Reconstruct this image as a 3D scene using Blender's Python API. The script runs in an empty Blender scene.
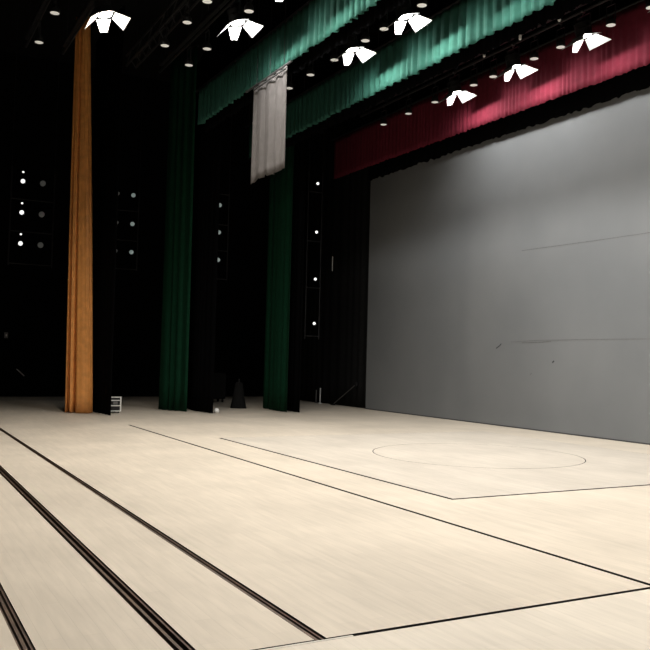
import bpy, bmesh, math, random
from mathutils import Vector, Matrix

random.seed(7)
S = bpy.context.scene
COL = S.collection
PI = math.pi

# ------------------------------------------------------------------ camera
cam_d = bpy.data.cameras.new('camera')
cam = bpy.data.objects.new('camera', cam_d)
COL.objects.link(cam)
cam_d.sensor_width = 36.0
cam_d.lens = 829.0 / 650.0 * 36.0
cam_d.clip_end = 200
cam.matrix_world = Matrix((
    (0.878581703, -0.041049189, -0.475824710, 0.0),
    (-0.476938763, -0.023317006, -0.878627187, 0.0),
    (0.024972125, 0.998885019, -0.040063844, 1.6),
    (0, 0, 0, 1)))
S.camera = cam

# ------------------------------------------------------------------ world, exposure
w = bpy.data.worlds.new('world')
S.world = w
w.use_nodes = True
w.node_tree.nodes['Background'].inputs[0].default_value = (0.5, 0.55, 0.6, 1)
w.node_tree.nodes['Background'].inputs[1].default_value = 0.0
S.view_settings.view_transform = 'Standard'
S.view_settings.look = 'None'
S.view_settings.gamma = 1
S.view_settings.use_curve_mapping = False
S.view_settings.exposure = 0.0

LAMP_Z = 8.28          # height of the flood heads
LAMP_SIZE = 0.24
POWER = 0.188
TILT_X, TILT_Y = -4, -14      # head tilt: along the batten and upstage, in degrees
# rows of lit floods: X of the batten, power, colour, head tilt, Y of every lit flood
ROWS = [
    ('red', 12.40, 315, (1.0, 0.985, 0.965), 0, [16.46, 14.30, 12.19, 10.05, 7.9]),
    ('second green', 8.78, 480, (1.0, 0.985, 0.965), 0, [15.37, 13.33, 11.3, 9.25, 7.2, 5.1, 2.8]),
    ('first green', 6.10, 520, (1.0, 0.98, 0.95), 0, [15.34, 13.2, 11.1, 9.0, 6.9, 4.8, 2.5]),
    ('orange', 3.70, 480, (1.0, 0.905, 0.775), 0, [16.38, 14.0, 11.0, 8.0, 5.0, 2.5]),
    ('leftmost', 2.85, 340, (1.0, 0.905, 0.775), 0, [13.6, 10.5, 7.5, 4.5]),  # unseen row, added to brighten the left floor and orange curtain
]

# ------------------------------------------------------------------ materials
def nt(name):
    m = bpy.data.materials.new(name)
    m.use_nodes = True
    return m, m.node_tree.nodes, m.node_tree.links, m.node_tree.nodes['Principled BSDF']

def plain(name, col, rough=0.6, metal=0.0, noise=0.15, scale=20, spec=0.5, emit=None, es=1.0):
    m, N, L, b = nt(name)
    b.inputs['Roughness'].default_value = rough
    b.inputs['Metallic'].default_value = metal
    b.inputs['Specular IOR Level'].default_value = spec
    tc = N.new('ShaderNodeTexCoord'); nz = N.new('ShaderNodeTexNoise')
    nz.inputs['Scale'].default_value = scale
    L.new(tc.outputs['Object'], nz.inputs['Vector'])
    r = N.new('ShaderNodeValToRGB')
    r.color_ramp.elements[0].position = 0.3; r.color_ramp.elements[1].position = 0.7
    r.color_ramp.elements[0].color = tuple(c * (1 - noise) for c in col) + (1,)
    r.color_ramp.elements[1].color = tuple(min(1, c * (1 + noise)) for c in col) + (1,)
    L.new(nz.outputs['Fac'], r.inputs['Fac']); L.new(r.outputs['Color'], b.inputs['Base Color'])
    if emit:
        b.inputs['Emission Color'].default_value = emit + (1,)
        b.inputs['Emission Strength'].default_value = es
    return m

def cloth(name, col, rough=0.85, sheen=0.1, spec=0.15):
    m = plain(name, col, rough, 0, 0.12, 6, spec)
    b = m.node_tree.nodes['Principled BSDF']
    b.inputs['Sheen Weight'].default_value = sheen
    b.inputs['Sheen Roughness'].default_value = 0.4
    b.inputs['Sheen Tint'].default_value = tuple(min(1, c * 1.5) for c in col) + (1,)
    N, L = m.node_tree.nodes, m.node_tree.links
    wv = N.new('ShaderNodeTexNoise'); wv.inputs['Scale'].default_value = 150
    tc = N.new('ShaderNodeTexCoord'); L.new(tc.outputs['Object'], wv.inputs['Vector'])
    bp = N.new('ShaderNodeBump'); bp.inputs['Strength'].default_value = 0.15; bp.inputs['Distance'].default_value = 0.01
    L.new(wv.outputs['Fac'], bp.inputs['Height']); L.new(bp.outputs['Normal'], b.inputs['Normal'])
    return m

def wood_floor(name, tint):
    """pale maple strips running upstage along Y, with grain and faint board joints"""
    m, N, L, b = nt(name)
    tc = N.new('ShaderNodeTexCoord')
    mp = N.new('ShaderNodeMapping'); mp.inputs['Rotation'].default_value = (0, 0, PI / 2)
    L.new(tc.outputs['Object'], mp.inputs['Vector'])
    br = N.new('ShaderNodeTexBrick')
    br.offset = 0.37; br.inputs['Scale'].default_value = 1.0
    br.inputs['Brick Width'].default_value = 1.1; br.inputs['Row Height'].default_value = 0.11
    br.inputs['Mortar Size'].default_value = 0.0012; br.inputs['Mortar Smooth'].default_value = 0.3
    c0 = [0.97 * t for t in tint]; c1 = [1.03 * t for t in tint]
    br.inputs['Color1'].default_value = (*c0, 1); br.inputs['Color2'].default_value = (*c1, 1)
    br.inputs['Mortar'].default_value = (*[0.84 * t for t in tint], 1)
    L.new(mp.outputs['Vector'], br.inputs['Vector'])
    # grain
    mg = N.new('ShaderNodeMapping'); mg.inputs['Scale'].default_value = (9, 0.8, 1)
    L.new(tc.outputs['Object'], mg.inputs['Vector'])
    g = N.new('ShaderNodeTexNoise'); g.inputs['Scale'].default_value = 2.5; g.inputs['Detail'].default_value = 5
    L.new(mg.outputs['Vector'], g.inputs['Vector'])
    gr = N.new('ShaderNodeMapRange'); gr.inputs['From Min'].default_value = 0.3; gr.inputs['From Max'].default_value = 0.7
    gr.inputs['To Min'].default_value = 0.93; gr.inputs['To Max'].default_value = 1.04
    L.new(g.outputs['Fac'], gr.inputs['Value'])
    p = N.new('ShaderNodeTexNoise'); p.inputs['Scale'].default_value = 0.7; p.inputs['Detail'].default_value = 3
    L.new(tc.outputs['Object'], p.inputs['Vector'])
    pr = N.new('ShaderNodeMapRange'); pr.inputs['From Min'].default_value = 0.35; pr.inputs['From Max'].default_value = 0.65
    pr.inputs['To Min'].default_value = 0.90; pr.inputs['To Max'].default_value = 1.03
    L.new(p.outputs['Fac'], pr.inputs['Value'])
    mu = N.new('ShaderNodeMath'); mu.operation = 'MULTIPLY'
    L.new(gr.outputs[0], mu.inputs[0]); L.new(pr.outputs[0], mu.inputs[1])
    mx = N.new('ShaderNodeVectorMath'); mx.operation = 'SCALE'
    L.new(br.outputs['Color'], mx.inputs[0]); L.new(mu.outputs[0], mx.inputs['Scale'])
    L.new(mx.outputs[0], b.inputs['Base Color'])
    b.inputs['Roughness'].default_value = 0.55
    b.inputs['Specular IOR Level'].default_value = 0.3
    return m

def wall_grey(name):
    m, N, L, b = nt(name)
    tc = N.new('ShaderNodeTexCoord')
    n1 = N.new('ShaderNodeTexNoise'); n1.inputs['Scale'].default_value = 0.45; n1.inputs['Detail'].default_value = 3
    L.new(tc.outputs['Object'], n1.inputs['Vector'])
    r = N.new('ShaderNodeValToRGB')
    r.color_ramp.elements[0].position = 0.3; r.color_ramp.elements[1].position = 0.7
    r.color_ramp.elements[0].color = (0.158, 0.166, 0.171, 1); r.color_ramp.elements[1].color = (0.186, 0.193, 0.196, 1)
    L.new(n1.outputs['Fac'], r.inputs['Fac'])
    L.new(r.outputs['Color'], b.inputs['Base Color'])
    b.inputs['Roughness'].default_value = 0.8; b.inputs['Specular IOR Level'].default_value = 0.15
    return m

M = dict(
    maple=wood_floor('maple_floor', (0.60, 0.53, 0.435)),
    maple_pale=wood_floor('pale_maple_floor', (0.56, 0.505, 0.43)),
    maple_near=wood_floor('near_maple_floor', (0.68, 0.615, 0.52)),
    under=plain('black_subfloor', (0.01, 0.009, 0.008), 0.9),
    rail=plain('brown_steel_rail', (0.085, 0.052, 0.033), 0.45, 0.6, 0.4, 9),
    seal=plain('bare_steel_edge', (0.62, 0.58, 0.5), 0.4, 0.3, 0.3, 5),
    grey=wall_grey('grey_backdrop_paint'),
    scuff=plain('dark_scuff_and_shade', (0.035, 0.035, 0.037), 0.9),  # wall scuffs, and the painted shade strip at the wall foot
    seam=plain('grey_seam', (0.12, 0.12, 0.12), 0.9),
    black=plain('black_paint', (0.004, 0.004, 0.0045), 0.95, spec=0.05),
    ceil=plain('ceiling_black', (0.012, 0.012, 0.012), 0.95, spec=0.05),
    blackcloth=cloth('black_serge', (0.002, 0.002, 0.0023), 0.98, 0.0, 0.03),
    smoke=cloth('black_drape', (0.012, 0.012, 0.012), 0.95, 0.0, 0.05),
    green=cloth('green_velvet', (0.024, 0.092, 0.068)),
    leggreen=cloth('dark_green_velvet', (0.0015, 0.028, 0.012)),
    red=cloth('crimson_velvet', (0.125, 0.013, 0.025)),
    orange=cloth('orange_satin', (0.76, 0.32, 0.085), 0.42, 0.3, 0.55),
    white=cloth('white_cotton', (0.08, 0.074, 0.071), 0.9, 0.1),
    iron=plain('black_iron', (0.02, 0.02, 0.021), 0.5, 0.5, 0.2, 30),
    steel=plain('dull_steel', (0.18, 0.18, 0.18), 0.4, 0.8, 0.2, 30),
    brown=plain('brown_truss_paint', (0.05, 0.034, 0.028), 0.6, 0.2, 0.2, 15),
    leaf=plain('aluminium_barn_door', (0.6, 0.6, 0.6), 0.55, 0.2, 0.1, 30),
    lens=plain('lit_lens', (0.9, 0.9, 0.9), 0.3, emit=(1, 0.97, 0.92), es=30),
    frost=plain('frosted_lens', (0.75, 0.73, 0.68), 0.35, 0.0, 0.05, 30, emit=(0.9, 0.88, 0.8), es=0.35),
    pilot=plain('lantern_lens', (0.8, 0.8, 0.75), 0.2, emit=(1.0, 1.0, 0.98), es=1.2),
    dim=plain('dim_lantern_lens', (0.5, 0.52, 0.5), 0.2, emit=(0.8, 1.0, 0.95), es=0.16),
    faint=plain('faint_lantern_lens', (0.3, 0.3, 0.3), 0.3, emit=(0.8, 0.85, 0.8), es=0.025),
    pale=plain('pale_plastic', (0.75, 0.75, 0.72), 0.5, emit=None),
)

# ------------------------------------------------------------------ helpers
def link_bm(name, bm, mat, parent=None, smooth=False, loc=None):
    me = bpy.data.meshes.new(name)
    bmesh.ops.recalc_face_normals(bm, faces=bm.faces)
    bm.to_mesh(me); bm.free()
    me.materials.append(M[mat])
    if smooth:
        for p in me.polygons: p.use_smooth = True
    o = bpy.data.objects.new(name, me)
    COL.objects.link(o)
    if parent: o.parent = parent
    if loc: o.location = loc
    return o

def tag(o, label=None, cat=None, group=None, kind=None):
    if label: o['label'] = label
    if cat: o['category'] = cat
    if group: o['group'] = group
    if kind: o['kind'] = kind
    return o

def empty(name, loc, rot=(0, 0, 0)):
    o = bpy.data.objects.new(name, None)
    o.empty_display_size = 0.2
    COL.objects.link(o); o.location = loc; o.rotation_euler = rot
    return o

def box(bm, x0, x1, y0, y1, z0, z1, bev=0.0):
    r = bmesh.ops.create_cube(bm, size=1)
    for v in r['verts']:
        v.co = Vector(((x0 + x1) / 2 + v.co.x * (x1 - x0), (y0 + y1) / 2 + v.co.y * (y1 - y0), (z0 + z1) / 2 + v.co.z * (z1 - z0)))
    if bev:
        es = list({e for v in r['verts'] for e in v.link_edges})
        bmesh.ops.bevel(bm, geom=es, offset=bev, segments=2, affect='EDGES', profile=0.5)

def cyl(bm, a, b, r0, r1=None, seg=16, caps=True):
    a, b = Vector(a), Vector(b)
    r1 = r0 if r1 is None else r1
    d = b - a
    q = d.to_track_quat('Z', 'Y').to_matrix().to_4x4()
    bmesh.ops.create_cone(bm, cap_ends=caps, segments=seg, radius1=r0, radius2=r1, depth=d.length,
                          matrix=Matrix.Translation((a + b) / 2) @ q)

def lathe(bm, prof, seg=24):
    rings = []
    for r, z in prof:
        rings.append([bm.verts.new((r * math.cos(2 * PI * k / seg), r * math.sin(2 * PI * k / seg), z)) for k in range(seg)])
    for a, b in zip(rings, rings[1:]):
        for k in range(seg):
            bm.faces.new((a[k], a[(k + 1) % seg], b[(k + 1) % seg], b[k]))
    bm.faces.new(rings[0]); bm.faces.new(rings[-1])

def copy_tree(o, parent=None):
    c = o.copy(); COL.objects.link(c); c.parent = parent
    for ch in [x for x in bpy.data.objects if x.parent == o]:
        copy_tree(ch, c)
    return c

def sample_path(pts, n):
    seg = [(Vector(b) - Vector(a)).length for a, b in zip(pts, pts[1:])]
    T = sum(seg); out = []
    for i in range(n + 1):
        s = T * i / n; acc = 0
        for k, l in enumerate(seg):
            if s <= acc + l or k == len(seg) - 1:
                t = (s - acc) / l
                a, b = Vector(pts[k]), Vector(pts[k + 1])
                out.append((a.lerp(b, t), (b - a).normalized(), s)); break
            acc += l
    return out, T

def curtain(name, pts, z0, z1, mat, amp=0.05, period=0.2, thick=0.008, hem=0.0, taper=1.0, seed=1, nz=14, parent=None, per=7, sharp=0.0):
    """hanging cloth with individual folds along a floor path"""
    rnd = random.Random(seed)
    _, T = sample_path(pts, 4)
    nf = max(2, int(T / period)); n = nf * per
    smp, T = sample_path(pts, n)
    ph = 0; phases = []; amps = []; ca = amp
    f = period / per
    cur = period
    for i in range(n + 1):
        phases.append(ph)
        ph += 2 * PI * (T / n) / cur
        if i % per == 0:
            cur = period * rnd.uniform(0.7, 1.45); ca = amp * rnd.uniform(0.55, 1.3)
        amps.append(ca)
    # smooth amplitudes
    amps = [sum(amps[max(0, i - 3):i + 4]) / len(amps[max(0, i - 3):i + 4]) for i in range(n + 1)]
    hemo = [rnd.uniform(-hem, hem) for _ in range(n + 1)]
    hemo = [sum(hemo[max(0, i - 1):i + 2]) / len(hemo[max(0, i - 1):i + 2]) for i in range(n + 1)]
    bm = bmesh.new(); rows = []
    for j in range(nz + 1):
        t = j / nz; z = z0 + (z1 - z0) * t; row = []
        for i, (p, d, s) in enumerate(smp):
            k = 1 - (1 - taper) * t
            nrm = Vector((-d.y, d.x))
            a = amps[i] * (1 - 0.25 * t)
            off = a * (math.sin(phases[i] + 0.35 * math.sin(2.2 * t + i * 0.03)) + sharp * math.sin(2 * phases[i] + 1 + 0.5 * t))
            c = Vector(pts[len(pts) // 2])
            q = c + (p - c) * k + nrm * off + d * (a * 0.35 * math.cos(phases[i] * 2))
            row.append(bm.verts.new((q.x, q.y, z + (hemo[i] * (1 - t) ** 6 if hem else 0))))
        rows.append(row)
    for a, b in zip(rows, rows[1:]):
        for i in range(n):
            bm.faces.new((a[i], a[i + 1], b[i + 1], b[i]))
    o = link_bm(name, bm, mat, parent, smooth=True)
    md = o.modifiers.new('thickness', 'SOLIDIFY'); md.thickness = thick; md.offset = 0
    return o

# ================================================================== STRUCTURE
WX = 13.96        # face of the grey wall
ZT = 12.0
def slab(name, x0, x1, y0, y1, z0, z1, mat, label=None):
    bm = bmesh.new(); box(bm, x0, x1, y0, y1, z0, z1)
    o = link_bm(name, bm, mat)
    tag(o, label, None, None, 'structure')
    return o

def dark_sides(o):
    o.data.materials.append(M['under'])
    for p in o.data.polygons:
        if p.normal.z < 0.5: p.material_index = 1
    return o
FT = 0.035   # boards thickness
LX0, LX1, PY0, PY1 = 5.94, 12.46, 7.78, 15.20     # platform opening
bm = bmesh.new()
G = 4.19
def fl(x0, x1, y0, y1): box(bm, x0, x1, y0, y1, -FT, 0)
fl(-3, 0.745, G + .02, 30.5)
fl(0.825, 1.49, G + .02, 30.5)
fl(1.60, 2.262, G + .02, 30.5)
fl(2.34, 5.040, G + .02, 18.45)
fl(2.34, 16, 18.45, 30.5)
fl(5.092, LX0, G + .02, 18.45)
fl(LX1, 16, G + .02, 18.45)
fl(LX0, LX1, G + .02, PY0)
fl(LX0, LX1, PY1, 18.45)
tag(dark_sides(link_bm('floor', bm, 'maple')), 'pale maple board stage floor cut by dark tracks', kind='structure')
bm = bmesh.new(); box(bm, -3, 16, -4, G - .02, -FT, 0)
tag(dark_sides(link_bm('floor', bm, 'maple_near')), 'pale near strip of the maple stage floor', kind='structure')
slab('floor', -3, 16, -4, 30.5, -0.3, -0.09, 'under', 'black ground under the stage boards')

# grey back wall, the black wall around the stage house
slab('wall_back', WX, WX + 0.12, -4, 22.9, -0.09, ZT, 'grey', 'plain matt grey back wall of the stage')
slab('wall_upstage', 16, 16.2, -4, 30.7, -0.3, ZT, 'black', 'black brick wall behind the grey backdrop wall')
slab('wall_left', -3, 16.2, 30.5, 30.7, -0.3, ZT, 'black', 'black far side wall of the wings')
slab('wall_front', -3.2, -3, -4, 30.7, -0.3, ZT, 'black', 'black wall on the audience side')
slab('wall_right', -3, 16.2, -4.2, -4, -0.3, ZT, 'black', 'black near side wall of the wings')
slab('ceiling', -3.2, 16.2, -4.2, 30.7, ZT, ZT + 0.2, 'ceil', 'black ceiling high above the battens')

# seams and scuffs on the grey wall
def wall_mark(name, pts, w, mat, label):
    b_ = bmesh.new()
    for (y0, z0), (y1, z1) in zip(pts, pts[1:]):
        d = Vector((0, y1 - y0, z1 - z0)); u = Vector((0, -d.z, d.y)).normalized() * w / 2
        a = Vector((0, y0, z0)); c = Vector((0, y1, z1))
        vs = [b_.verts.new(Vector((WX - x, 0, 0)) + p) for x in (0.0, 0.003) for p in (a - u, c - u, c + u, a + u)]
        for q in ((0, 1, 2, 3), (4, 5, 6, 7), (0, 1, 5, 4), (1, 2, 6, 5), (2, 3, 7, 6), (3, 0, 4, 7)):
            b_.faces.new([vs[k] for k in q])
    tag(link_bm(name, b_, mat), label, kind='structure')
wall_mark('trim_1', [(15.65, 4.38), (13.1, 4.36), (5.0, 4.36)], 0.016, 'seam', 'thin horizontal seam high on the grey wall')
wall_mark('trim_2', [(16.0, 2.12), (15.1, 2.155), (13.4, 2.165), (9.0, 2.16)], 0.012, 'seam', 'thin horizontal seam low on the grey wall')
wall_mark('trim_3', [(16.56, 1.96), (16.42, 2.03), (16.36, 2.08)], 0.028, 'scuff', 'short slanted dark scuff on the grey wall')
wall_mark('trim_4', [(15.30, 1.32), (15.24, 1.36)], 0.03, 'seam', 'small grey dab on the grey wall')
wall_mark('trim_5', [(14.55, 1.63), (14.49, 1.67)], 0.035, 'scuff', 'small dark dab on the grey wall')
wall_mark('trim_6', [(15.6, 2.10), (14.9, 2.11), (14.6, 2.13)], 0.02, 'seam', 'faint smear under the low seam')
slab('shadow_gap_back', WX - 0.006, WX, -4, 22.9, 0, 0.028, 'scuff', 'thin dark strip painted as gap shadow at the foot of the grey wall')  # dark colour stands in for shade in the gap under the wall

# ------------------------------------------------------------------ sunken tracks
def track(x0, x1, y0, y1, label):
    root = empty('floor_track', ((x0 + x1) / 2, y0, -0.09))
    w = (x1 - x0) / 2
    L_ = y1 - y0
    b_ = bmesh.new(); box(b_, -w, w, 0, L_, 0.0, 0.03); link_bm('channel', b_, 'under', root)
    b_ = bmesh.new()
    for a, c in ((-w + .001, -w + 0.016), (w - 0.016, w - .001)):
        box(b_, a, c, 0, L_, 0.03, 0.076)
    link_bm('edge_rail', b_, 'rail', root)
    b_ = bmesh.new(); box(b_, -0.008, 0.012, 0, L_, 0.03, 0.070); link_bm('centre_rail', b_, 'rail', root)
    tag(root, label, 'floor track', 'sunken tracks in the stage floor')
track(0.745, 0.825, 4.21, 30.4, 'leftmost sunken dark brown track in the maple floor, shortest in view')
track(1.49, 1.60, 4.21, 30.4, 'widest sunken dark brown track, running into the bottom edge between two others')
track(2.262, 2.34, 4.21, 30.4, 'sunken dark brown track ending at the cross joint in the near floor')

b_ = bmesh.new(); box(b_, -3, 2.5, G - .018, G + .0, -0.02, 0.0015)
tag(link_bm('steel_joint_strip', b_, 'seal'), 'pale steel strip in the cross joint at the end of the track', 'joint strip')

# ------------------------------------------------------------------ stage lift with turntable
CX, CY, CR = 9.24, 11.42, 1.80
g = 0.011
root = empty('stage_lift', ((LX0 + LX1) / 2, (PY0 + PY1) / 2, -0.09))
rl = Vector(root.location)
b_ = bmesh.new()
def ringplate2(bm, x0, x1, y0, y1, cx, cy, r, z0, z1):
    angs = [2 * PI * k / 96 for k in range(96)]
    corners = [math.atan2(y - cy, x - cx) % (2 * PI) for x in (x0, x1) for y in (y0, y1)]
    angs = sorted(set(angs) | set(corners)); n = len(angs)
    lay = []
    for z in (z0, z1):
        inner, outer = [], []
        for a in angs:
            c, s = math.cos(a), math.sin(a)
            inner.append(bm.verts.new((cx + r * c, cy + r * s, z)))
            tx = ((x1 - cx) if c > 0 else (cx - x0)) / max(abs(c), 1e-9)
            ty = ((y1 - cy) if s > 0 else (cy - y0)) / max(abs(s), 1e-9)
            t = min(tx, ty); outer.append(bm.verts.new((cx + t * c, cy + t * s, z)))
        lay.append((inner, outer))
        for k in range(n):
            j = (k + 1) % n
            bm.faces.new((inner[k], outer[k], outer[j], inner[j]))
    for w_ in (0, 1):
        for k in range(n):
            j = (k + 1) % n
            bm.faces.new((lay[0][w_][k], lay[0][w_][j], lay[1][w_][j], lay[1][w_][k]))
ringplate2(b_, LX0 + g * 5 - rl.x, LX1 - g * .6 - rl.x, PY0 + g * 5 - rl.y, PY1 - g * .5 - rl.y, CX - rl.x, CY - rl.y, CR + .007, 0.055, 0.09)
dark_sides(link_bm('platform_deck', b_, 'maple_pale', root))
b_ = bmesh.new(); box(b_, -3.1, 3.1, -3.5, 3.5, 0.0, 0.05); link_bm('platform_frame', b_, 'under', root)
tag(root, 'large square pale wooden stage lift flush in the floor around a round disc', 'stage lift')
b_ = bmesh.new(); cyl(b_, (0, 0, -FT), (0, 0, 0), CR - .007, seg=128)
tag(dark_sides(link_bm('turntable', b_, 'maple_pale', loc=(CX, CY, 0))), 'round wooden turntable disc set flush in the middle of the stage lift', 'turntable')

# ================================================================== CURTAINS
def leg_with_pipe(name, pts, z1, mat, label, cat='curtain', group=None, **k):
    root = empty(name, (pts[len(pts) // 2][0], pts[len(pts) // 2][1], 0))
    lp = [(x - root.location.x, y - root.location.y) for x, y in pts]
    curtain('cloth', lp, 0.015, z1, mat, parent=root, **k)
    b = bmesh.new()
    for p, q in zip(lp, lp[1:]): cyl(b, (p[0], p[1], z1 + .02), (q[0], q[1], z1 + .02), 0.025, seg=10)
    link_bm('header_pipe', b, 'iron', root)
    tag(root, label, cat, group)
    return root

# orange house curtain, gathered into one thick bundle
def bundle(pts_r, z0, z1, mat, root):
    b = bmesh.new(); n = len(pts_r); rows = []
    nz = 24
    for j in range(nz + 1):
        t = j / nz; row = []
        for i, (x, y) in enumerate(pts_r):
            k = 1 - 0.5 * t + 0.03 * math.sin(i * 0.9 + t * 3)
            row.append(b.verts.new((x * k - 0.22 * t + 0.012 * math.sin(5 * t + i * .3), y * k + 0.17 * t + 0.01 * math.sin(4 * t + i), z0 + (z1 - z0) * t)))
        rows.append(row)
    for a, c in zip(rows, rows[1:]):
        for i in range(n):
            b.faces.new((a[i], a[(i + 1) % n], c[(i + 1) % n], c[i]))
    b.faces.new(rows[0]); b.faces.new(rows[-1])
    return link_bm('cloth', b, mat, root, smooth=True)
root = empty('house_curtain', (4.76, 22.30, 0))
u = Vector((0.795, -0.606)); v = Vector((0.606, 0.795))      # u runs across the view, -v faces the stage
front = [(-0.37, 0.10), (-0.375, 0.0), (-0.34, -0.06), (-0.30, -0.06), (-0.27, 0.06), (-0.25, 0.09), (-0.23, -0.02),
         (-0.19, -0.13), (-0.14, -0.15), (-0.10, -0.10), (-0.085, 0.04), (-0.07, 0.07), (-0.05, -0.05), (-0.01, -0.13), (0.06, -0.15),
         (0.15, -0.145), (0.24, -0.13), (0.31, -0.10), (0.345, -0.04), (0.33, 0.05), (0.36, 0.12), (0.30, 0.24),
         (0.2, 0.18), (0.1, 0.30), (0.0, 0.2), (-0.1, 0.30), (-0.2, 0.18), (-0.3, 0.26)]
def cr(pts, m=4):
    out = []; n = len(pts)
    for i in range(n):
        p0, p1, p2, p3 = [Vector(pts[(i + d) % n]) for d in (-1, 0, 1, 2)]
        for k in range(m):
            t = k / m
            out.append(0.5 * ((2 * p1) + (p2 - p0) * t + (2 * p0 - 5 * p1 + 4 * p2 - p3) * t * t + (3 * p1 - p0 - 3 * p2 + p3) * t ** 3))
    return out
loop = [tuple(u * p.x + v * p.y) for p in cr(front)]
bundle(loop, 0.02, 10.6, 'orange', root)
b = bmesh.new(); cyl(b, (-0.1, -0.6, 10.63), (-0.1, 1.6, 10.63), 0.03, seg=10); link_bm('header_pipe', b, 'iron', root)
tag(root, 'orange satin curtain gathered into one tall bundle at the left', 'curtain')

leg_with_pipe('leg_curtain', [(5.30, 24.2), (5.22, 22.4), (5.31, 21.14)], 10.6, 'blackcloth',
              'black leg curtain hanging just right of the orange curtain', amp=0.03, period=0.22, seed=3)
leg_with_pipe('leg_curtain', [(7.36, 23.7), (7.36, 23.1), (7.77, 22.33)], 10.4, 'leggreen',
              'dark green velvet leg curtain nearer the orange one', amp=0.06, period=0.33, seed=9, taper=0.95, sharp=0.3)
leg_with_pipe('leg_curtain', [(8.35, 24.4), (8.05, 22.6), (8.2, 21.5)], 10.4, 'blackcloth',
              'black leg curtain just right of the nearer dark green curtain', amp=0.03, period=0.22, seed=5)
leg_with_pipe('leg_curtain', [(10.64, 23.6), (10.58, 22.6), (10.55, 21.65)], 10.4, 'leggreen',
              'dark green velvet leg curtain farther back, under the green border', amp=0.05, period=0.36, seed=12, sharp=0.3)
leg_with_pipe('leg_curtain', [(10.95, 24.2), (10.82, 22.4), (10.88, 21.47)], 10.4, 'blackcloth',
              'black leg curtain just right of the farther dark green curtain', amp=0.03, period=0.22, seed=6)
leg_with_pipe('masking_drape', [(14.05, 22.95), (14.05, 25.3), (14.05, 30.0)], 10.4, 'smoke',
              'wide black masking drape beyond the far end of the grey wall', amp=0.02, period=0.5, seed=8)

def border(name, x, y0, y1, z0, z1, mat, label, lead=0.25, **k):
    root = empty(name, (x, y0, z1))
    L_ = y1 - y0
    curtain('cloth', [(0, 0), (0, L_ / 2), (0, L_)], z0 - z1, 0, mat, parent=root, nz=8, **k)
    b = bmesh.new(); cyl(b, (0, -lead, .03), (0, L_ + lead, .03), 0.028, seg=10); link_bm('header_pipe', b, 'iron', root)
    for k in range(7):
        b = bmesh.new(); y = k * L_ / 6; cyl(b, (0, y, .03), (0, y, ZT - z1 - .004), 0.006, seg=6); link_bm('wire_rope', b, 'iron', root)
    tag(root, label, 'border curtain')
    return root
border('border_curtain', 13.40, 1.0, 24.4, 7.65, 9.0, 'red', 'crimson pleated border curtain above the grey wall', amp=0.012, period=0.17, hem=0.03, seed=21)  # top cut low; black cloth behind stands in for its unlit upper part
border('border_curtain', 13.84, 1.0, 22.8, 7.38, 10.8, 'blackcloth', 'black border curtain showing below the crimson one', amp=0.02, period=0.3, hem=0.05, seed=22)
border('border_curtain', 9.84, 1.0, 23.4, 7.70, 8.68, 'green', 'green pleated border curtain nearer the crimson border', amp=0.04, period=0.24, hem=0.04, seed=23, sharp=0.35)  # cut short to darken above; black border behind replaces unlit green cloth
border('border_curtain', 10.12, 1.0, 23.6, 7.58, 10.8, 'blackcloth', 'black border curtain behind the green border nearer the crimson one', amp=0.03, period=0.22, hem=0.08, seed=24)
border('border_curtain', 7.37, 1.0, 21.0, 7.76, 8.70, 'green', 'green pleated border curtain above the short white cloth', amp=0.04, period=0.24, hem=0.04, seed=25, sharp=0.35)  # shortened too, black border behind standing in for the unlit upper green
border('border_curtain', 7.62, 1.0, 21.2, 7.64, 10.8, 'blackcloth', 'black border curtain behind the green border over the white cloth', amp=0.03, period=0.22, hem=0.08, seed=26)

# short white cloth on its own pipe
root = empty('white_cloth', (7.24, 15.34, 7.62))
c_ = curtain('cloth', [(0, -0.08), (0, 0.8), (0, 1.62)], -2.14, 0.0, 'white', amp=0.035, period=0.5, hem=0.07, seed=31, nz=12, parent=root, per=12, sharp=0.3)
b = bmesh.new(); cyl(b, (0, -0.25, .03), (0, 2.1, .03), 0.024, seg=10); link_bm('header_pipe', b, 'steel', root)
b = bmesh.new(); cyl(b, (-0.07, -0.1, -0.10), (-0.07, 1.5, -0.10), 0.018, seg=10); link_bm('lower_pipe', b, 'steel', root)
b = bmesh.new()
for y in (0.1, 0.8, 1.5): cyl(b, (0, y, .03), (0, y, 2.9), 0.006, seg=6)
link_bm('hanging_cord', b, 'iron', root)
tag(root, 'short pale white cloth panel hanging from a pipe under the green border', 'cloth panel')

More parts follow.
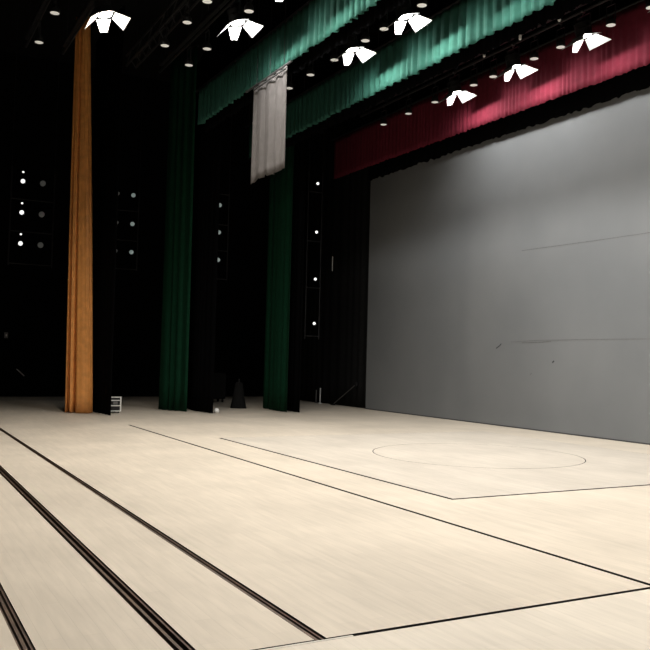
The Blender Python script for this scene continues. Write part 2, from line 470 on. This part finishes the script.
# ================================================================== BATTENS AND LAMPS
PIPE = 8.80
def batten(x, y0, y1, label, mat='iron', box_truss=False):
    root = empty('lighting_batten', (x, y0, PIPE)); L_ = y1 - y0
    if box_truss:
        b = bmesh.new()
        for dx, dz in ((-.12, 0), (.12, 0), (-.12, .26), (.12, .26)):
            cyl(b, (dx, 0, dz), (dx, L_, dz), 0.025, seg=8)
        link_bm('chord', b, mat, root)
        b = bmesh.new(); n = int(L_ / .45)
        for k in range(n):
            y, y2 = k * L_ / n, (k + 1) * L_ / n
            for dx in (-.12, .12): cyl(b, (dx, y, 0 if k % 2 else .26), (dx, y2, .26 if k % 2 else 0), 0.012, seg=6)
            cyl(b, (-.12, y, 0), (.12, y2, 0), 0.012, seg=6)
        link_bm('lacing', b, mat, root)
    else:
        b = bmesh.new(); cyl(b, (0, 0, 0), (0, L_, 0), 0.03, seg=12); link_bm('pipe', b, mat, root)
        b = bmesh.new(); box(b, -.05, .05, 0.1, L_ - .1, 0.13, 0.22, 0.01); link_bm('cable_tray', b, mat, root)
    for k in range(6):
        b = bmesh.new(); y = 0.5 + k * (L_ - 1) / 5
        cyl(b, (0, y, 0), (0, y, ZT - PIPE - .004), 0.007, seg=6); link_bm('wire_rope', b, 'iron', root)
    tag(root, label, 'batten'); return root
batten(12.40, 1, 21.0, 'black lighting batten in front of the crimson border')
batten(11.50, 1, 21.0, 'dark brown truss between the crimson border and the nearer green border', 'brown', True)
batten(11.04, 1, 21.0, 'lighting batten just upstage of the green border, with a row of small round lamps')
batten(8.78, 1, 20.5, 'black lighting batten between the two green borders')
batten(6.10, 1, 20.5, 'black lighting batten in front of the first green border')
batten(5.37, 1, 20.5, 'dark truss beside the first lighting batten', 'iron', True)
batten(3.70, 1, 20.5, 'black lighting batten above the orange curtain')
batten(2.85, 1, 20.5, 'leftmost black batten in the top left corner')

def lamp_light(power, colr):
    ld = bpy.data.lights.new('flood_light', 'AREA'); ld.shape = 'DISK'; ld.size = LAMP_SIZE
    ld.energy = power * POWER; ld.color = colr
    return ld

def make_flood():
    root = empty('floodlight', (0, 0, 0))
    # head axis is -Z; the lens sits at z = 0
    b = bmesh.new()
    lathe(b, [(0.165, 0.0), (0.165, 0.14), (0.15, 0.16), (0.15, 0.26), (0.12, 0.30), (0.09, 0.32), (0.09, 0.36)], 24)
    for k in range(5): cyl(b, (0, 0, 0.17 + k * .022), (0, 0, 0.178 + k * .022), 0.165, seg=24)
    link_bm('housing', b, 'iron', root)
    b = bmesh.new(); lathe(b, [(0.001, -0.012), (0.09, -0.009), (0.135, -0.001), (0.135, 0.004)], 24)
    link_bm('lens', b, 'lens', root)
    b = bmesh.new()
    for x0, x1, y0, y1 in ((-.18, .18, .15, .18), (-.18, .18, -.18, -.15), (-.18, -.15, -.15, .15), (.15, .18, -.15, .15)):
        box(b, x0, x1, y0, y1, -0.012, 0.012)
    link_bm('colour_frame', b, 'iron', root)
    for axis, sg, flare, ln in (('x', 1, 51, .30), ('x', -1, 58, .26), ('y', 1, 40, .26), ('y', -1, 72, .22)):
        b = bmesh.new(); a = math.radians(flare); n = 4
        vs = []
        for th in (0, 0.004):
            for t in (0, 1):
                r = 0.165 + ln * t * math.sin(a) + th * math.cos(a); z = -0.014 - ln * t * math.cos(a) + th * math.sin(a)
                hw = (0.15 if t == 0 else 0.30) if axis == 'x' else (0.15 if t == 0 else 0.07)
                for s in (-1, 1):
                    vs.append(b.verts.new((sg * r, s * hw, z) if axis == 'x' else (s * hw, sg * r, z)))
        for q in ((0, 1, 3, 2), (4, 5, 7, 6), (0, 1, 5, 4), (2, 3, 7, 6), (0, 2, 6, 4), (1, 3, 7, 5)):
            b.faces.new([vs[k] for k in q])
        link_bm('barn_door', b, 'leaf', root)
    b = bmesh.new()
    for s in (-1, 1):
        box(b, -.02, .02, s * .195 - .004, s * .195 + .004, 0.12, 0.42)
        cyl(b, (0, s * .165, .16), (0, s * .215, .16), 0.025, seg=10)
    box(b, -.02, .02, -.195, .195, 0.412, 0.42)
    yk = link_bm('yoke', b, 'iron', root)
    b = bmesh.new(); cyl(b, (0, 0, .42), (0, 0, .49), .012, seg=8); box(b, -.045, .045, -.02, .02, .485, .52, .005)
    link_bm('clamp', b, 'steel', yk)
    return root

HEAD = Matrix.Translation((0, 0, .16)) @ (Matrix.Rotation(math.radians(TILT_Y), 4, 'Y') @ Matrix.Rotation(math.radians(TILT_X), 4, 'X')) @ Matrix.Translation((0, 0, -.16))
flood0 = make_flood()
for ch in [o for o in bpy.data.objects if o.parent == flood0]:
    if ch.name.split('.')[0] in ('housing', 'lens', 'colour_frame', 'barn_door'):
        ch.data.transform(HEAD)
ROWNAME = {'red': 'before the crimson border', 'second green': 'between the two green borders',
           'first green': 'before the first green border', 'orange': 'above the orange curtain', 'leftmost': 'added unseen on the leftmost batten'}
ORD = ['farthest of its row', 'second from the far end', 'third from the far end',
       'fourth from the far end', 'fifth from the far end', 'sixth from the far end', 'seventh from the far end']
first = True
for key, x, pw, colr, tilt, ys in ROWS:
    for i, y in enumerate(ys):
        o = flood0 if first else copy_tree(flood0)
        first = False
        o.location = (x, y, LAMP_Z)
        tag(o, 'lit barn-door floodlight ' + ROWNAME[key] + ', ' + ORD[i], 'floodlight', 'lit floodlights on the battens')
for fl_ in [o for o in bpy.data.objects if o.name.startswith('floodlight')]:
    row = min(ROWS, key=lambda r: abs(r[1] - fl_.location.x))
    ld = lamp_light(row[2] * (1.3 if fl_.location.y > 13 else 0.66 if fl_.location.y > 6 else 1.0), row[3])
    lo = bpy.data.objects.new('lamp_glow', ld); COL.objects.link(lo)
    lo.parent = fl_; lo.matrix_local = HEAD @ Matrix.Translation((0, 0, -0.016))

def make_par():
    root = empty('round_stage_lamp', (0, 0, 0))
    b = bmesh.new(); lathe(b, [(0.10, 0.0), (0.095, 0.08), (0.06, 0.13), (0.04, 0.15), (0.04, 0.17)], 18); link_bm('can', b, 'iron', root)
    b = bmesh.new(); lathe(b, [(0.001, -0.018), (0.06, -0.012), (0.09, -0.001), (0.09, 0.003)], 18); link_bm('lens', b, 'frost', root)
    b = bmesh.new()
    for s in (-1, 1): box(b, -.012, .012, s * .112 - .003, s * .112 + .003, 0.08, 0.40)
    box(b, -.012, .012, -.112, .112, .394, .40); cyl(b, (0, 0, .40), (0, 0, .49), .01, seg=8)
    box(b, -.035, .035, -.015, .015, .485, .52)
    link_bm('bracket', b, 'iron', root)
    return root
par0 = make_par()
far_words = ['farthest', 'second', 'third', 'fourth', 'fifth', 'sixth', 'seventh', 'eighth', 'ninth', 'tenth']
PARS = [(12.45, [19.79, 18.54, 17.33, 15.75, 15.03, 13.66, 12.86, 11.5, 10.54], 'in front of the crimson border'),
        (11.04, [19.74, 18.57, 17.3, 15.92, 14.57, 13.57, 12.51, 11.48, 10.5], 'just behind the second green border'),
        (8.78, [18.39, 17.24, 16.08, 14.75, 14.02, 12.7], 'between the two green borders'),
        (6.10, [18.18, 16.99, 14.68], 'in front of the first green border'),
        (5.25, [17.3, 15.84, 14.69], 'on the dark truss'),
        (2.85, [18.59, 16.8], 'added unseen on the leftmost batten')]
first = True
for x, ys, wh in PARS:
    for i, y in enumerate(ys):
        o = par0 if first else copy_tree(par0); first = False
        o.location = (x, y, LAMP_Z)
        word = 'farthest' if i == 0 else far_words[i] + ' from the far end'
        tag(o, 'small round stage lamp ' + wh + ', ' + word, 'stage lamp', 'small round lamps on the battens')

# small fittings on the brown truss
for i, (y, z) in enumerate([(14.06, 8.30), (12.91, 8.30), (11.8, 8.30)]):
    root = empty('cable_weight', (11.38, y, z))
    b = bmesh.new(); lathe(b, [(0.02, -0.07), (0.03, -0.05), (0.03, 0.05), (0.012, 0.07)], 12); link_bm('weight', b, 'pale', root)
    b = bmesh.new(); cyl(b, (0, 0, .07), (0, 0, PIPE - z + .02), .005, seg=6); link_bm('cord', b, 'iron', root)
    tag(root, 'tiny pale weight hanging on a cord from the brown truss, ' + ['farthest of three', 'middle of three', 'nearest of three'][i], 'cable weight', 'pale weights under the brown truss')

# ================================================================== WING LAMP LADDERS
def ladder(x, y, z0, w, h, rungs, label):
    root = empty('lamp_ladder', (x, y, z0))
    b = bmesh.new()
    for s in (-1, 1): cyl(b, (s * w / 2, 0, 0), (s * w / 2, 0, h), 0.02, seg=8)
    link_bm('upright', b, 'iron', root)
    for z in rungs:
        b = bmesh.new(); cyl(b, (-w / 2, 0, z - z0), (w / 2, 0, z - z0), 0.016, seg=8)
        link_bm('rung', b, 'iron', root)
    for s in (-1, 1):
        b = bmesh.new(); cyl(b, (s * w / 2, 0, h), (s * w / 2, 0, ZT - z0 - .004), .006, seg=6); link_bm('wire_rope', b, 'iron', root)
    tag(root, label, 'lamp ladder'); return root

def lantern(lensmat, r):
    root = empty('side_lantern', (0, 0, 0))       # axis points to -Y, lens at y = 0
    b = bmesh.new()
    cyl(b, (0, 0.0, 0), (0, 0.16, 0), r + .025, r + .02, seg=18); cyl(b, (0, 0.16, 0), (0, 0.36, 0), r + .02, r * .6, seg=18)
    link_bm('housing', b, 'black', root)
    b = bmesh.new(); cyl(b, (0, -0.012, 0), (0, 0.004, 0), r * .8, r, seg=18); link_bm('lens', b, lensmat, root)
    b = bmesh.new()
    for s in (-1, 1): box(b, s * (r + .03) - .003, s * (r + .03) + .003, 0.10, 0.13, -r - .04, 0.02)
    box(b, -r - .03, r + .03, 0.10, 0.13, -r - .046, -r - .04)
    link_bm('yoke', b, 'black', root)
    return root
def place(proto, used, loc, label, group, rz=-0.45):
    o = copy_tree(proto) if used else proto
    o.location = loc; o.rotation_euler = (0, 0, rz)
    tag(o, label, 'stage lantern', group)
HW = ['top', 'second from top', 'third from top', 'bottom']
ladder(12.28, 23.55, 2.2, 0.5, 5.4, [2.3, 3.85, 5.35, 6.95], 'tall lamp ladder in front of the black drape, carrying four bright lamps')
p = lantern('pilot', 0.048)
for i, z in enumerate((7.20, 5.63, 4.12, 2.70)):
    place(p, i > 0, (12.28, 23.4, z), 'bright white lantern ' + HW[i] + ' of the column left of the grey wall', 'bright lanterns left of the grey wall')
# ladder between the two green legs, three framed lamps
root = ladder(9.42, 24.6, 4.0, 0.62, 2.75, [4.02, 4.92, 5.75, 6.72], 'lamp ladder between the two dark green curtains')
p = lantern('dim', 0.07)
for i, z in enumerate((6.33, 5.47, 4.60)):
    place(p, i > 0, (9.35, 24.42, z), 'dim lantern ' + ['top', 'middle', 'bottom'][i] + ' of three between the two dark green curtains', 'dim lanterns between the green curtains')
ladder(6.82, 26.2, 4.25, 0.9, 2.7, [4.28, 5.2, 6.15], 'lamp ladder between the orange and the first green curtain')
p = lantern('dim', 0.072); q = lantern('faint', 0.06)
for i, z in enumerate((6.63, 5.71, 4.81)):
    place(p, i > 0, (7.03, 26.0, z), 'dim lantern ' + ['top', 'middle', 'bottom'][i] + ' of the right column behind the orange curtain', 'dim lanterns behind the orange curtain')
    place(q, i > 0, (6.53, 26.0, z + 0.0), 'faint lantern ' + ['top', 'middle', 'bottom'][i] + ' of the left column behind the orange curtain', 'faint lanterns behind the orange curtain')
ladder(3.92, 25.6, 4.1, 1.22, 2.9, [4.15, 5.1, 6.05], 'lamp ladder in the dark at the left edge')
p = lantern('pilot', 0.068)
b = bmesh.new(); cyl(b, (0, -.01, .27), (0, .02, .27), .028, seg=10); 
tag(link_bm('indicator_lamp', b, 'pilot', p), 'tiny white lamp above the lens')
b = bmesh.new(); cyl(b, (0, .02, .08), (0, .02, .26), .01, seg=6); link_bm('stem', b, 'black', p)
q = lantern('faint', 0.09)
for i, z in enumerate((6.55, 5.63, 4.72)):
    place(p, i > 0, (3.60, 25.4, z), 'bright lantern ' + ['top', 'middle', 'bottom'][i] + ' of the leftmost column', 'bright lanterns at the left edge')
    place(q, i > 0, (4.16, 25.4, z - .0), 'faint lantern ' + ['top', 'middle', 'bottom'][i] + ' just right of the leftmost bright column', 'faint lanterns at the left edge')
# ================================================================== SMALL THINGS
# flight case half hidden by the black leg
root = empty('flight_case', (5.62, 22.3, 0))
b = bmesh.new(); box(b, -.24, .21, -.2, .3, 0.05, 0.42, 0.01); link_bm('case_body', b, 'iron', root)
b = bmesh.new()
for z in (0.06, 0.20, 0.34, 0.425):
    box(b, -.25, .215, -.212, -.198, z - .012, z + .012)
for x in (-.245, .2): box(b, x - .012, x + .02, -.214, -.196, 0.045, 0.44)
link_bm('metal_edging', b, 'pale', root)
b = bmesh.new(); box(b, .0, .12, -.222, -.21, .23, .31, .004); link_bm('latch', b, 'steel', root)
for x in (-.18, .16):
    for y in (-.15, .24):
        b = bmesh.new(); cyl(b, (x - .015, y, .025), (x + .015, y, .025), .025, seg=12); link_bm('castor', b, 'iron', root)
tag(root, 'low black flight case with white edging beside the black leg curtain', 'case')

b = bmesh.new(); lathe(b, [(0.04, 0.0), (0.07, 0.03), (0.075, 0.07), (0.06, 0.11), (0.03, 0.135)], 18)
tag(link_bm('white_ball', b, 'pale', loc=(8.42, 21.75, 0), smooth=True), 'small round white ball on the floor at the foot of the black leg curtain', 'ball')

root = empty('covered_floor_stand', (9.92, 23.8, 0))
b = bmesh.new()
prof = [(0.25, 0.0), (0.24, 0.05), (0.19, 0.3), (0.15, 0.55), (0.12, 0.74), (0.08, 0.80)]
lathe(b, prof, 20)
for v_ in b.verts:
    a = math.atan2(v_.co.y, v_.co.x); k = 1 + .05 * math.sin(a * 6); v_.co.x *= k; v_.co.y *= k
link_bm('cover', b, 'smoke', root, smooth=True)
b = bmesh.new(); cyl(b, (0, 0, .78), (0, 0, .9), .02, seg=10); link_bm('pole', b, 'iron', root)
tag(root, 'dark tapering covered stand on the floor left of the farther green curtain', 'stand')

root = empty('equipment_box', (10.35, 27.0, 0))
b = bmesh.new(); box(b, -.3, .3, -.3, .3, 0.12, 1.0, 0.02); link_bm('box_body', b, 'smoke', root)
for x in (-.22, .22):
    for y in (-.22, .22):
        b = bmesh.new(); cyl(b, (x - .02, y, .06), (x + .02, y, .06), .06, seg=12); link_bm('castor', b, 'iron', root)
tag(root, 'dark grey equipment box deep in the wings between the green curtains', 'box')

# stage brace leaning against the black drape, two pale strips, a hanging tube
root = empty('stage_brace', (13.9, 24.9, 0))
b = bmesh.new(); cyl(b, (0, 0, .05), (0.02, -1.45, .78), .016, seg=8); link_bm('strut', b, 'steel', root)
b = bmesh.new(); box(b, -.06, .06, -.02, .14, 0, .03, .005); link_bm('foot', b, 'iron', root)
b = bmesh.new(); box(b, -.03, .04, -1.52, -1.42, .72, .84, .008); link_bm('head_clamp', b, 'iron', root)
tag(root, 'thin grey slanting stage brace against the black drape', 'stage brace')
for y, z0, z1, mt, lb in ((25.8, 0.06, 0.55, 'pale', 'brighter upright white post low against the black drape'),
                          (26.1, 0.05, 0.47, 'steel', 'dimmer upright grey post beside the white one at the black drape')):
    b = bmesh.new(); cyl(b, (0, 0, 0), (0, 0, z1), .022, seg=10); cyl(b, (0, 0, 0), (0, 0, .02), .07, seg=12)
    tag(link_bm('marker_post', b, mt, loc=(13.85, y, 0)), lb, 'post')
root = empty('hanging_tube', (13.9, 25.23, 4.65))
b = bmesh.new(); cyl(b, (0, 0, 0), (0, 0, .5), .016, seg=10); link_bm('tube', b, 'pale', root)
b = bmesh.new(); cyl(b, (0, 0, .5), (0, 0, ZT - 4.65), .004, seg=6); link_bm('cord', b, 'iron', root)
tag(root, 'short vertical white tube hanging before the black drape', 'tube')
root = empty('grab_bar', (4.48, 30.46, 0.84))
b = bmesh.new(); cyl(b, (-.12, -.06, .11), (.12, -.06, -.11), .014, seg=8)
for s in (-1, 1): cyl(b, (s * -.12, -.06, s * .11), (s * -.12, .035, s * .11), .012, seg=8)
link_bm('bar', b, 'pale', root)
tag(root, 'short slanting pale handle low on the far left wall', 'grab bar')
root = empty('wall_switch', (3.97, 30.47, 2.12))
b = bmesh.new(); box(b, -.06, .06, -.03, .025, -.1, .1, .008); link_bm('switch_box', b, 'steel', root)
b = bmesh.new(); box(b, -.02, .02, -.045, -.03, -.04, .04, .004); link_bm('rocker', b, 'pale', root)
tag(root, 'small grey switch box on the far left wall', 'switch')
